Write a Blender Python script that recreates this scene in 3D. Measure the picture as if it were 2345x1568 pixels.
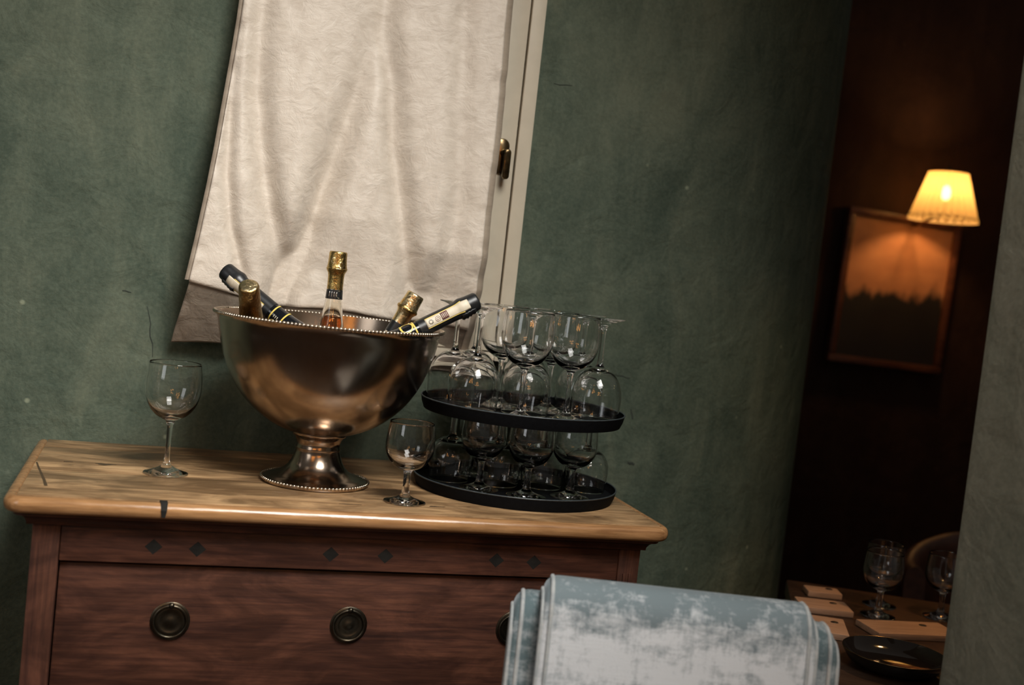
import bpy, bmesh, math, random
from mathutils import Vector, Matrix, noise

# ------------------------------------------------------------------ clear
for o in list(bpy.data.objects):
    bpy.data.objects.remove(o, do_unlink=True)
S = bpy.context.scene
COL = S.collection
random.seed(7)
PI = math.pi

# ------------------------------------------------------------------ camera
ZT = 0.96                                   # height of the dresser top
cam_d = bpy.data.cameras.new('camera')
cam = bpy.data.objects.new('camera', cam_d)
COL.objects.link(cam)
r_ = Vector((0.95537, -0.27392, 0.11007))
u_ = Vector((-0.08871, 0.08918, 0.99206))
f_ = Vector((0.28160, 0.95759, -0.06096))
cam.matrix_world = Matrix(((r_.x, u_.x, -f_.x, 0), (r_.y, u_.y, -f_.y, 0), (r_.z, u_.z, -f_.z, ZT + 0.3836), (0, 0, 0, 1)))
cam_d.sensor_fit = 'HORIZONTAL'
cam_d.sensor_width = 36.0
cam_d.lens = 36.0 * 2750 / 2345
cam_d.clip_start = 0.05
cam_d.dof.use_dof = True
cam_d.dof.focus_distance = 1.98
cam_d.dof.aperture_fstop = 2.8
S.camera = cam

# ------------------------------------------------------------------ world, lights, exposure
w = bpy.data.worlds.new('dim_room')
S.world = w
w.use_nodes = True
w.node_tree.nodes['Background'].inputs[0].default_value = (1.0, 0.93, 0.84, 1)
w.node_tree.nodes['Background'].inputs[1].default_value = 0.085

def area(name, loc, target, sx, sy, power, color, spread=180):
    d = bpy.data.lights.new(name, 'AREA')
    d.shape = 'RECTANGLE'
    d.size, d.size_y = sx, sy
    d.energy = power
    d.color = color
    d.spread = math.radians(spread)
    o = bpy.data.objects.new(name, d)
    COL.objects.link(o)
    o.location = loc
    o.rotation_euler = (Vector(target) - Vector(loc)).to_track_quat('-Z', 'Y').to_euler()
    return o

area('skylight', (0.55, 0.43, 2.72), (-0.14, 2.2, 0.64), 0.78, 0.95, 12.5, (1.0, 0.975, 0.93), 71)
area('side_fill', (-1.7, 0.35, 1.7), (1.08, 1.15, 1.1), 0.7, 1.0, 6.0, (0.95, 0.98, 1.0))  # unseen fill added to brighten the olive wall and the chair

S.view_settings.view_transform = 'Standard'
S.view_settings.look = 'None'
S.view_settings.gamma = 1.0
S.view_settings.use_curve_mapping = False
S.view_settings.exposure = 0.0
try:
    S.cycles.use_denoising = True
    S.cycles.max_bounces = 16
    S.cycles.transmission_bounces = 16
    S.cycles.diffuse_bounces = 2
    S.cycles.glossy_bounces = 6
    S.cycles.use_adaptive_sampling = True
    S.cycles.adaptive_threshold = 0.04
    S.cycles.adaptive_min_samples = 24
    S.cycles.transparent_max_bounces = 24
    S.cycles.sample_clamp_indirect = 12.0
    S.cycles.blur_glossy = 0.3
except Exception:
    pass

# ------------------------------------------------------------------ helpers: objects
def tag(o, label=None, cat=None, group=None, kind=None):
    if label: o['label'] = label
    if cat: o['category'] = cat
    if group: o['group'] = group
    if kind: o['kind'] = kind
    return o

def empty(name, loc, rz=0.0):
    o = bpy.data.objects.new(name, None)
    COL.objects.link(o)
    o.location = loc
    o.rotation_euler = (0, 0, rz)
    o.empty_display_size = 0.05
    return o

def mesh_obj(name, verts, faces, mat, parent=None, smooth=True, loc=(0, 0, 0), auto=None):
    me = bpy.data.meshes.new(name)
    me.from_pydata([tuple(v) for v in verts], [], faces)
    me.materials.append(mat)
    if smooth:
        me.polygons.foreach_set('use_smooth', [True] * len(me.polygons))
        if auto:
            me.update()
            try:
                me.set_sharp_from_angle(angle=math.radians(auto))
            except Exception:
                pass
    me.update()
    o = bpy.data.objects.new(name, me)
    COL.objects.link(o)
    o.location = loc
    if parent: o.parent = parent
    return o

def copy_tree(o, parent=None):
    c = o.copy()
    COL.objects.link(c)
    c.parent = parent
    for ch in list(o.children):
        copy_tree(ch, c)
    return c

class MB:
    """collects geometry of one part"""
    def __init__(self): self.v = []; self.f = []
    def add(self, vs, fs):
        n = len(self.v)
        self.v += [tuple(q) for q in vs]
        self.f += [tuple(i + n for i in f) for f in fs]
        return self
    def box(self, x0, x1, y0, y1, z0, z1, bev=0.0):
        if bev <= 0:
            vs = [(x, y, z) for x in (x0, x1) for y in (y0, y1) for z in (z0, z1)]
            fs = [(0, 1, 3, 2), (4, 6, 7, 5), (0, 4, 5, 1), (2, 3, 7, 6), (0, 2, 6, 4), (1, 5, 7, 3)]
            return self.add(vs, fs)
        bm = bmesh.new()
        bmesh.ops.create_cube(bm, size=1.0)
        for v in bm.verts:
            v.co = Vector(((x0 + x1) / 2 + v.co.x * (x1 - x0), (y0 + y1) / 2 + v.co.y * (y1 - y0), (z0 + z1) / 2 + v.co.z * (z1 - z0)))
        bmesh.ops.bevel(bm, geom=list(bm.edges), offset=bev, segments=2, affect='EDGES', profile=0.6)
        bm.verts.index_update()
        self.add([v.co[:] for v in bm.verts], [[v.index for v in f.verts] for f in bm.faces])
        bm.free()
        return self
    def lathe(self, prof, n=48, M=None, closed=False):
        vs, fs, rings = [], [], []
        for (r, z) in prof:
            if r < 1e-6:
                rings.append([len(vs)]); vs.append(Vector((0, 0, z)))
            else:
                rings.append(list(range(len(vs), len(vs) + n)))
                vs += [Vector((r * math.cos(2 * PI * k / n), r * math.sin(2 * PI * k / n), z)) for k in range(n)]
        pairs = list(zip(rings[:-1], rings[1:]))
        if closed: pairs.append((rings[-1], rings[0]))
        for a, b in pairs:
            for k in range(n):
                k2 = (k + 1) % n
                if len(a) == 1 and len(b) == 1: continue
                if len(a) == 1: fs.append((a[0], b[k2], b[k]))
                elif len(b) == 1: fs.append((a[k], a[k2], b[0]))
                else: fs.append((a[k], a[k2], b[k2], b[k]))
        if M: vs = [M @ v for v in vs]
        return self.add(vs, fs)
    def tube(self, pts, r, n=10, closed=False, cap=True):
        pts = [Vector(p) for p in pts]
        N = len(pts)
        rad = r if isinstance(r, (list, tuple)) else [r] * N
        vs, fs = [], []
        up = None
        for i, p in enumerate(pts):
            a = pts[(i - 1) % N] if (closed or i > 0) else pts[i]
            b = pts[(i + 1) % N] if (closed or i < N - 1) else pts[i]
            t = (b - a).normalized()
            if up is None:
                up = Vector((0, 0, 1)) if abs(t.z) < 0.9 else Vector((1, 0, 0))
            side = t.cross(up).normalized()
            up = side.cross(t).normalized()
            for k in range(n):
                c, s = math.cos(2 * PI * k / n), math.sin(2 * PI * k / n)
                vs.append(p + side * (c * rad[i]) + up * (s * rad[i]))
        for i in range(N if closed else N - 1):
            j = (i + 1) % N
            for k in range(n):
                k2 = (k + 1) % n
                fs.append((i * n + k, i * n + k2, j * n + k2, j * n + k))
        if cap and not closed:
            fs.append(tuple(range(n))[::-1]); fs.append(tuple((N - 1) * n + k for k in range(n)))
        return self.add(vs, fs)
    def ball(self, c, r, n=10, m=6, sq=(1, 1, 1)):
        prof = [(r * math.sin(PI * k / m), -r * math.cos(PI * k / m)) for k in range(m + 1)]
        prof[0] = (0, -r); prof[-1] = (0, r)
        M = Matrix.Translation(Vector(c)) @ Matrix.Diagonal((sq[0], sq[1], sq[2], 1))
        return self.lathe(prof, n, M)
    def build(self, name, mat, parent=None, smooth=True, auto=None, loc=(0, 0, 0)):
        return mesh_obj(name, self.v, self.f, mat, parent, smooth, loc, auto)

# ------------------------------------------------------------------ helpers: materials
def new_mat(name):
    m = bpy.data.materials.new(name)
    m.use_nodes = True
    nt = m.node_tree
    return m, nt, nt.nodes['Principled BSDF']

def N(nt, typ, **kw):
    n = nt.nodes.new(typ)
    for k, v in kw.items():
        if k in n.inputs: n.inputs[k].default_value = v
        else: setattr(n, k, v)
    return n

def coords(nt, scale=(1, 1, 1), rot=(0, 0, 0), kind='Object'):
    tc = N(nt, 'ShaderNodeTexCoord')
    mp = N(nt, 'ShaderNodeMapping')
    mp.inputs['Scale'].default_value = scale
    mp.inputs['Rotation'].default_value = rot
    nt.links.new(tc.outputs[kind], mp.inputs['Vector'])
    return mp.outputs[0]

def noise_n(nt, vec, scale, detail=4, rough=0.55, dist=0.0):
    n = N(nt, 'ShaderNodeTexNoise')
    n.inputs['Scale'].default_value = scale
    n.inputs['Detail'].default_value = detail
    n.inputs['Roughness'].default_value = rough
    n.inputs['Distortion'].default_value = dist
    if vec is not None: nt.links.new(vec, n.inputs['Vector'])
    return n.outputs['Fac']

def ramp(nt, fac, stops):
    r = N(nt, 'ShaderNodeValToRGB')
    e = r.color_ramp.elements
    while len(e) < len(stops): e.new(0.5)
    for el, (p, c) in zip(e, stops):
        el.position = p
        el.color = tuple(c) + (1,) if len(c) == 3 else c
    nt.links.new(fac, r.inputs[0])
    return r.outputs[0]

def mixc(nt, fac, a, b, mode='MIX'):
    m = N(nt, 'ShaderNodeMix', data_type='RGBA', blend_type=mode)
    for sock, v in ((m.inputs[0], fac), (m.inputs[6], a), (m.inputs[7], b)):
        if hasattr(v, 'links') or isinstance(v, bpy.types.NodeSocket): nt.links.new(v, sock)
        elif isinstance(v, (int, float)): sock.default_value = v
        else: sock.default_value = tuple(v) + (1,) if len(v) == 3 else v
    return m.outputs[2]

def bump(nt, height, strength, dist, prev=None):
    b = N(nt, 'ShaderNodeBump')
    b.inputs['Strength'].default_value = strength
    b.inputs['Distance'].default_value = dist
    nt.links.new(height, b.inputs['Height'])
    if prev is not None: nt.links.new(prev, b.inputs['Normal'])
    return b.outputs[0]

def plain(name, col, rough=0.5, metal=0.0, spec=None, noise_amt=0.0, nscale=40):
    m, nt, p = new_mat(name)
    p.inputs['Roughness'].default_value = rough
    p.inputs['Metallic'].default_value = metal
    if spec is not None: p.inputs['Specular IOR Level'].default_value = spec
    if noise_amt > 0:
        v = coords(nt)
        f = noise_n(nt, v, nscale, 5)
        c = ramp(nt, f, [(0.3, [x * (1 - noise_amt) for x in col]), (0.7, [min(1, x * (1 + noise_amt)) for x in col])])
        nt.links.new(c, p.inputs['Base Color'])
    else:
        p.inputs['Base Color'].default_value = tuple(col) + (1,)
    return m

def mat_plaster(name, dark, mid, light, bump_s=0.5):
    m, nt, p = new_mat(name)
    v = coords(nt)
    big = noise_n(nt, v, 2.6, 6, 0.6, 0.6)
    streak = noise_n(nt, coords(nt, (7, 7, 2.2), (0, 0.35, 0)), 1.6, 6, 0.65, 0.5)
    c1 = ramp(nt, big, [(0.36, dark), (0.5, mid), (0.64, light)])
    c2 = mixc(nt, 0.55, c1, ramp(nt, streak, [(0.38, dark), (0.52, mid), (0.64, light)]))
    fine = noise_n(nt, v, 170, 4, 0.6)
    c3 = mixc(nt, 0.2, c2, ramp(nt, fine, [(0.3, [x * 0.6 for x in dark]), (0.7, [x * 1.3 for x in light])]))
    # pale nicks where the paint has chipped
    vor = N(nt, 'ShaderNodeTexVoronoi', feature='F1')
    vor.inputs['Scale'].default_value = 9
    nt.links.new(coords(nt, (1, 1, 1)), vor.inputs['Vector'])
    nick = ramp(nt, vor.outputs['Distance'], [(0.02, (1, 1, 1)), (0.05, (0, 0, 0))])
    c4 = mixc(nt, nick, c3, [x * 1.7 for x in light])
    nt.links.new(c4, p.inputs['Base Color'])
    p.inputs['Roughness'].default_value = 0.82
    p.inputs['Specular IOR Level'].default_value = 0.18
    lump = noise_n(nt, v, 13, 5, 0.55, 0.4)
    b1 = bump(nt, lump, bump_s * 1.3, 0.016)
    b2 = bump(nt, noise_n(nt, v, 150, 3, 0.6), bump_s * 0.6, 0.0022, b1)
    nt.links.new(b2, p.inputs['Normal'])
    return m

def mat_wood(name, dark, mid, light, along='X', rough=0.35, stains=0.5, spec=0.5, coat=0.0):
    m, nt, p = new_mat(name)
    sc = {'X': (1.1, 16, 16), 'Y': (16, 1.1, 16), 'Z': (16, 16, 1.1)}[along]
    v = coords(nt, sc)
    g = noise_n(nt, v, 2.6, 8, 0.62, 0.9)
    c1 = ramp(nt, g, [(0.28, dark), (0.48, mid), (0.7, light)])
    sc2 = tuple(x * 5 for x in sc)
    g2 = noise_n(nt, coords(nt, sc2), 2.2, 5, 0.6, 0.3)
    c2 = mixc(nt, 0.45, c1, ramp(nt, g2, [(0.38, [x * 0.8 for x in dark]), (0.62, light)]))
    blot = noise_n(nt, coords(nt, (3.5, 9, 9) if along == 'X' else (5, 5, 5)), 1.7, 6, 0.62, 1.0)
    c3 = mixc(nt, ramp(nt, blot, [(0.42, (stains,) * 3), (0.62, (0, 0, 0))]), c2, [x * 0.45 for x in dark])
    nt.links.new(c3, p.inputs['Base Color'])
    p.inputs['Roughness'].default_value = rough
    p.inputs['Specular IOR Level'].default_value = spec
    p.inputs['Coat Weight'].default_value = coat
    p.inputs['Coat Roughness'].default_value = 0.25
    rr = N(nt, 'ShaderNodeMapRange')
    rr.inputs['To Min'].default_value = rough - 0.08
    rr.inputs['To Max'].default_value = rough + 0.16
    nt.links.new(blot, rr.inputs['Value'])
    nt.links.new(rr.outputs[0], p.inputs['Roughness'])
    b = bump(nt, g2, 0.25, 0.0015)
    b = bump(nt, blot, 0.2, 0.003, b)
    nt.links.new(b, p.inputs['Normal'])
    return m

def mat_glass(name, col=(1, 1, 1), ior=1.5, rough=0.0):
    m, nt, p = new_mat(name)
    p.inputs['Base Color'].default_value = tuple(col) + (1,)
    p.inputs['Transmission Weight'].default_value = 1.0
    p.inputs['IOR'].default_value = ior
    p.inputs['Roughness'].default_value = rough
    return m

def mat_metal(name, col, rough, var=0.06, tarnish=None, tscale=6):
    m, nt, p = new_mat(name)
    v = coords(nt)
    f = noise_n(nt, v, tscale, 6, 0.6, 0.4)
    t = tarnish or [x * 0.7 for x in col]
    nt.links.new(ramp(nt, f, [(0.35, t), (0.65, col)]), p.inputs['Base Color'])
    p.inputs['Metallic'].default_value = 1.0
    rr = N(nt, 'ShaderNodeMapRange')
    rr.inputs['To Min'].default_value = rough + var
    rr.inputs['To Max'].default_value = max(0.02, rough - var)
    nt.links.new(f, rr.inputs['Value'])
    nt.links.new(rr.outputs[0], p.inputs['Roughness'])
    return m

def mat_foil(name, col, rough, strength=0.6, scale=120):
    m, nt, p = new_mat(name)
    v = coords(nt)
    f = noise_n(nt, v, scale, 4, 0.6, 0.8)
    p.inputs['Base Color'].default_value = tuple(col) + (1,)
    p.inputs['Metallic'].default_value = 1.0
    p.inputs['Roughness'].default_value = rough
    nt.links.new(bump(nt, f, strength, 0.0025), p.inputs['Normal'])
    return m

def mat_linen(name, col, dark, crumple=0.5, sheen=0.25):
    m, nt, p = new_mat(name)
    v = coords(nt)
    slub = noise_n(nt, coords(nt, (14, 14, 60)), 3.0, 6, 0.65, 0.6)
    blot = noise_n(nt, v, 30, 6, 0.65, 0.8)
    c = mixc(nt, 0.5, ramp(nt, slub, [(0.3, dark), (0.6, col)]), ramp(nt, blot, [(0.3, dark), (0.6, col)]))
    nt.links.new(c, p.inputs['Base Color'])
    p.inputs['Roughness'].default_value = 0.5
    p.inputs['Specular IOR Level'].default_value = 0.45
    p.inputs['Sheen Weight'].default_value = sheen
    p.inputs['Sheen Roughness'].default_value = 0.35
    b = bump(nt, blot, crumple, 0.006)
    b = bump(nt, slub, crumple * 0.6, 0.0012, b)
    b = bump(nt, noise_n(nt, v, 700, 2), 0.3, 0.0006, b)
    nt.links.new(b, p.inputs['Normal'])
    return m

def mat_velvet(name, pale, deep, thr=(0.42, 0.6), ztop=None):
    """velvet: pile brushed one way reads pale, the other way deep; where it wraps over the top the pile lies back"""
    m, nt, p = new_mat(name)
    v = coords(nt, (1, 1, 1))
    nap = noise_n(nt, coords(nt, (10, 10, 16)), 2.2, 9, 0.75, 0.3)
    streak = noise_n(nt, coords(nt, (70, 40, 14)), 2.2, 4, 0.6)
    rows = noise_n(nt, coords(nt, (9, 9, 130)), 2.0, 4, 0.6, 0.15)
    f = mixc(nt, 0.25, nap, streak)
    f = mixc(nt, 0.12, f, rows)
    if ztop is not None:  # darker look of the top is put into the colour by height
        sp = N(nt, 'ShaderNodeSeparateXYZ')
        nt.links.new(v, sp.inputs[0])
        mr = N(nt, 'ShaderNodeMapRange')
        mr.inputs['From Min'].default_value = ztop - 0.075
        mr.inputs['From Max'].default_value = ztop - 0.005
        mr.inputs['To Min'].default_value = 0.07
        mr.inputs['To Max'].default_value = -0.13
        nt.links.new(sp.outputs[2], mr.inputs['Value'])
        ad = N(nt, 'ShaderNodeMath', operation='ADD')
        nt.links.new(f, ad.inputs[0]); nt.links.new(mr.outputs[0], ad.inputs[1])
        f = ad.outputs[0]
    nt.links.new(ramp(nt, f, [(thr[0], deep), (thr[1], pale)]), p.inputs['Base Color'])
    p.inputs['Roughness'].default_value = 0.85
    p.inputs['Specular IOR Level'].default_value = 0.1
    p.inputs['Sheen Weight'].default_value = 0.4
    p.inputs['Sheen Roughness'].default_value = 0.35
    p.inputs['Sheen Tint'].default_value = (0.8, 0.88, 0.95, 1)
    b = bump(nt, streak, 0.25, 0.0012)
    b = bump(nt, rows, 0.25, 0.001, b)
    b = bump(nt, noise_n(nt, v, 600, 2), 0.4, 0.0008, b)
    nt.links.new(b, p.inputs['Normal'])
    return m

def mat_emit(name, col, strength):
    m, nt, p = new_mat(name)
    p.inputs['Base Color'].default_value = tuple(col) + (1,)
    p.inputs['Emission Color'].default_value = tuple(col) + (1,)
    p.inputs['Emission Strength'].default_value = strength
    return m

M = {}
M['green'] = mat_plaster('green_plaster', (0.040, 0.061, 0.045), (0.082, 0.105, 0.076), (0.13, 0.148, 0.104))
M['olive'] = mat_plaster('olive_plaster', (0.19, 0.205, 0.16), (0.255, 0.26, 0.205), (0.3, 0.3, 0.24), 0.35)
M['brown_wall'] = mat_plaster('brown_plaster', (0.025, 0.012, 0.008), (0.04, 0.019, 0.013), (0.056, 0.028, 0.019), 0.3)
M['floor'] = mat_wood('floor_boards', (0.085, 0.055, 0.036), (0.13, 0.085, 0.056), (0.17, 0.115, 0.078), 'Y', 0.4)
M['top'] = mat_wood('honey_pine', (0.22, 0.12, 0.053), (0.45, 0.27, 0.13), (0.62, 0.41, 0.215), 'X', 0.32, 0.75, 0.5)
M['nosing'] = mat_wood('honey_pine_edge', (0.24, 0.115, 0.046), (0.4, 0.21, 0.088), (0.5, 0.28, 0.125), 'X', 0.17, 0.25, 0.55)
M['front'] = mat_wood('mahogany_stain', (0.034, 0.0145, 0.011), (0.085, 0.033, 0.021), (0.14, 0.055, 0.031), 'X', 0.42, 0.6, 0.3)
M['front_v'] = mat_wood('mahogany_stain_upright', (0.034, 0.0145, 0.011), (0.085, 0.033, 0.021), (0.14, 0.055, 0.031), 'Z', 0.42, 0.6, 0.3)
M['inlay'] = plain('ebony_inlay', (0.017, 0.016, 0.014), 0.75, spec=0.12, noise_amt=0.3)
M['iron'] = mat_metal('dark_bronze', (0.12, 0.1, 0.07), 0.35, 0.08, (0.05, 0.045, 0.035), 40)
M['handle'] = mat_metal('antique_brass', (0.3, 0.21, 0.1), 0.25, 0.08, (0.07, 0.05, 0.03), 60)
M['paint'] = plain('cream_paint', (0.52, 0.465, 0.36), 0.45, noise_amt=0.05, nscale=30)
M['pane'] = plain('dark_pane', (0.02, 0.022, 0.024), 0.08)
M['linen'] = mat_linen('satin_linen', (0.66, 0.59, 0.50), (0.5, 0.43, 0.35))
M['hem'] = mat_linen('taupe_lining', (0.36, 0.3, 0.23), (0.28, 0.23, 0.175), 0.2, 0.1)
M['lining'] = mat_linen('shaded_taupe_lining', (0.235, 0.195, 0.15), (0.16, 0.13, 0.1), 0.6, 0.1)  # same cloth as the hem, its shade put into a darker colour
M['bowl'] = mat_metal('aged_plate', (0.45, 0.365, 0.29), 0.2, 0.05, (0.3, 0.225, 0.165), 9)
M['bead'] = mat_metal('bright_plate', (0.72, 0.62, 0.5), 0.2, 0.05, (0.5, 0.42, 0.33), 60)
M['glass'] = mat_glass('clear_glass', (1, 1, 1), 1.47)
M['rose_glass'] = mat_glass('pale_bottle_glass', (0.96, 0.93, 0.86), 1.45)
M['wine'] = mat_glass('amber_wine', (0.86, 0.42, 0.16), 1.34)
M['gold'] = mat_foil('gold_foil', (0.56, 0.4, 0.15), 0.26, 0.55, 140)
M['old_gold'] = mat_foil('crumpled_gold_foil', (0.34, 0.225, 0.09), 0.3, 1.0, 110)
M['pale_gold'] = mat_foil('pale_gold_foil', (0.86, 0.7, 0.4), 0.24, 0.5, 140)
M['black_foil'] = plain('black_foil', (0.011, 0.012, 0.013), 0.36, noise_amt=0.3, nscale=120)
M['black_glass'] = plain('black_bottle_glass', (0.006, 0.007, 0.009), 0.08)
M['cream_paper'] = plain('cream_label', (0.62, 0.55, 0.42), 0.5, noise_amt=0.12, nscale=90)
M['yellow_print'] = plain('yellow_gold_print', (0.74, 0.56, 0.12), 0.35)
M['red_print'] = plain('dark_red_print', (0.12, 0.03, 0.03), 0.5)
M['ink'] = plain('black_print', (0.02, 0.018, 0.015), 0.4)
M['silver_print'] = mat_metal('silver_print', (0.7, 0.7, 0.66), 0.25)
M['tray'] = plain('black_tray', (0.0045, 0.005, 0.0058), 0.65, spec=0.06, noise_amt=0.25, nscale=200)
M['tray_lip'] = plain('worn_tray_lip', (0.035, 0.045, 0.05), 0.35, noise_amt=0.3, nscale=200)
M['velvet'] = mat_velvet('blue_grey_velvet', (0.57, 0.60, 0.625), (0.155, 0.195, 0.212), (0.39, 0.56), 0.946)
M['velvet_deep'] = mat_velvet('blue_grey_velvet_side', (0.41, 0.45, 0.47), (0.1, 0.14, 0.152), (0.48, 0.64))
M['piping'] = mat_velvet('velvet_piping', (0.46, 0.47, 0.46), (0.3, 0.33, 0.34))
M['dark_wood'] = mat_wood('dark_walnut', (0.03, 0.016, 0.01), (0.05, 0.028, 0.018), (0.07, 0.04, 0.026), 'X', 0.35, 0.4)
M['mat'] = mat_wood('bare_wood_board', (0.36, 0.22, 0.14), (0.46, 0.29, 0.19), (0.55, 0.36, 0.24), 'X', 0.6, 0.2)
M['leather'] = plain('dark_brown_leather', (0.07, 0.03, 0.02), 0.45, noise_amt=0.3)
M['black_gloss'] = plain('black_glaze', (0.012, 0.011, 0.011), 0.08)
M['bulb'] = mat_emit('warm_filament', (1.0, 0.42, 0.09), 18)
M['lamp_bulb'] = mat_emit('lamp_bulb', (1.0, 0.7, 0.3), 55)

# ------------------------------------------------------------------ the setting
def struct(o): o['kind'] = 'structure'; return o

fl = MB().box(-3.2, 5.2, -1.6, 5.2, -0.12, 0.0).build('floor', M['floor'], smooth=False); struct(fl)

def rounded_wall(name, x0, x1, y0, y1, z1, mat, bev):
    return struct(MB().box(x0, x1, y0, y1, 0.0, z1, bev).build(name, mat, auto=50))

# the green wall turns away into the next room in a broad rounded corner
prof = [(-3.0, 2.215), (-1.0, 2.215), (0.3, 2.215), (0.86, 2.215)]
for k in range(25):
    a = (PI / 2) * k / 24
    prof.append((0.945 + 0.6 * math.sin(a), 2.815 - 0.6 * math.cos(a)))
prof += [(1.545, 3.0), (-3.0, 3.0)]
n = len(prof)
wb = MB().add([(x, y, z) for z in (0.0, 2.9) for x, y in prof], [(k, (k + 1) % n, n + (k + 1) % n, n + k) for k in range(n)] + [tuple(range(n))[::-1], tuple(range(n, 2 * n))])
wbo = struct(wb.build('wall_back', M['green'], auto=30))
M['gouge'] = plain('dark_gouge', (0.028, 0.037, 0.028), 0.9, noise_amt=0.3)
def gouge(name, pts, wd):
    vs = []
    m = len(pts)
    for k, (x, z) in enumerate(pts):
        q = wd * (0.35 + 0.65 * math.sin(PI * (k + 0.5) / m))
        a, b_ = pts[max(0, k - 1)], pts[min(m - 1, k + 1)]
        dx, dz = b_[0] - a[0], b_[1] - a[1]
        l = math.hypot(dx, dz) or 1
        nx, nz = -dz / l * q, dx / l * q
        vs += [(x + nx, 2.2146, z + nz), (x, 2.2141, z), (x - nx, 2.2146, z - nz)]
    fs = [(3 * k + j, 3 * k + j + 1, 3 * k + j + 4, 3 * k + j + 3) for k in range(m - 1) for j in (0, 1)]
    mesh_obj(name, vs, fs, M['gouge'], wbo)
gouge('crack', [(-0.024, 1.207), (-0.019, 1.19), (-0.0155, 1.177), (-0.0158, 1.166), (-0.0145, 1.154), (-0.009, 1.141), (-0.008, 1.131), (-0.007, 1.118)], 0.0011)
gouge('crack', [(0.866, 1.159), (0.876, 1.1565), (0.885, 1.157), (0.895, 1.154), (0.903, 1.1535)], 0.0011)
gouge('crack', [(0.677, 1.7025), (0.69, 1.7015), (0.702, 1.7035), (0.714, 1.704)], 0.0009)
gouge('dent', [(0.918, 0.985), (0.923, 0.983), (0.928, 0.984), (0.933, 0.981)], 0.003)
gouge('dent', [(0.912, 1.092), (0.914, 1.085), (0.917, 1.078), (0.918, 1.072)], 0.002)
gouge('dent', [(-0.068, 1.230), (-0.063, 1.2305), (-0.057, 1.229), (-0.053, 1.2285)], 0.0012)
rounded_wall('wall_right', 1.08, 1.27, -1.5, 1.405, 2.9, M['olive'], 0.022)
rounded_wall('wall_far', 0.9, 5.0, 3.62, 3.8, 2.9, M['brown_wall'], 0.01)
rounded_wall('wall_side', 4.6, 4.8, -1.5, 3.6, 2.9, M['brown_wall'], 0.01)

# ---- window in the green wall, half hidden by the curtain
win = empty('window_1', (0.36, 2.2, 1.16))
win['kind'] = 'structure'
def wpart(name, x0, x1, y0, y1, z0, z1, mat=None, bev=0.003):
    b = win.location
    return MB().box(x0 - b.x, x1 - b.x, y0 - b.y, y1 - b.y, z0 - b.z, z1 - b.z, bev).build(name, mat or M['paint'], win, auto=40)
wpart('casing', 0.6105, 0.638, 2.183, 2.214, 1.166, 2.36)
wpart('casing', 0.098, 0.126, 2.183, 2.214, 1.166, 2.36)
wpart('casing', 0.126, 0.6105, 2.183, 2.214, 2.33, 2.36)
wpart('casing', 0.126, 0.6105, 2.183, 2.214, 1.166, 1.182)
wpart('sash_stile', 0.540, 0.6085, 2.188, 2.212, 1.1845, 2.328)
wpart('sash_stile', 0.128, 0.19, 2.188, 2.212, 1.1845, 2.328)
wpart('sash_rail', 0.19, 0.540, 2.188, 2.212, 1.1845, 1.24)
wpart('sash_rail', 0.19, 0.540, 2.188, 2.212, 2.27, 2.328)
wpart('pane', 0.19, 0.540, 2.200, 2.204, 1.24, 2.27, M['pane'], 0)
# bronze handle: oval plate, neck and short lever
def pill(cx, cz, hw, hh, y0, y1, n=10, taper=0.0):
    mb = MB()
    ring = []
    for k in range(n + 1):
        a = PI * k / n
        ring.append((cx + hw * math.cos(a), cz + hh - hw + hw * math.sin(a)))
    for k in range(n + 1):
        a = PI + PI * k / n
        ring.append((cx + hw * math.cos(a), cz - hh + hw + hw * math.sin(a)))
    m = len(ring)
    rows = [(y0, 0.0), (y1 + 0.002, 0.0), (y1 + 0.0006, 0.0008), (y1, 0.002)]
    vs = []
    for (y, ins) in rows:
        for (x, z) in ring:
            d = Vector((x - cx, z - cz))
            k = max(0.0, 1 - ins / max(1e-6, d.length))
            vs.append((cx + d.x * k, y, cz + d.y * k))
    fs = []
    for i in range(len(rows) - 1):
        for k in range(m):
            k2 = (k + 1) % m
            fs.append((i * m + k, (i + 1) * m + k, (i + 1) * m + k2, i * m + k2))
    fs.append(tuple(range((len(rows) - 1) * m, len(rows) * m))[::-1])
    mb.add(vs, fs)
    return mb
b = win.location
hp = pill(0.5825 - b.x, 1.5495 - b.z, 0.0135, 0.0335, 2.1885 - b.y, 2.1835 - b.y).build('handle', M['handle'], win, auto=40)
hp['label'] = 'antique brass handle with oval plate'
nk = MB().tube([(0.586 - b.x, 2.186 - b.y, 1.556 - b.z), (0.586 - b.x, 2.168 - b.y, 1.556 - b.z)], [0.0075, 0.0065], 14).build('handle_neck', M['handle'], hp)
lv = pill(0.5875 - b.x, 1.5345 - b.z, 0.0062, 0.028, 2.1685 - b.y, 2.158 - b.y).build('lever', M['handle'], hp, auto=40)

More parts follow.
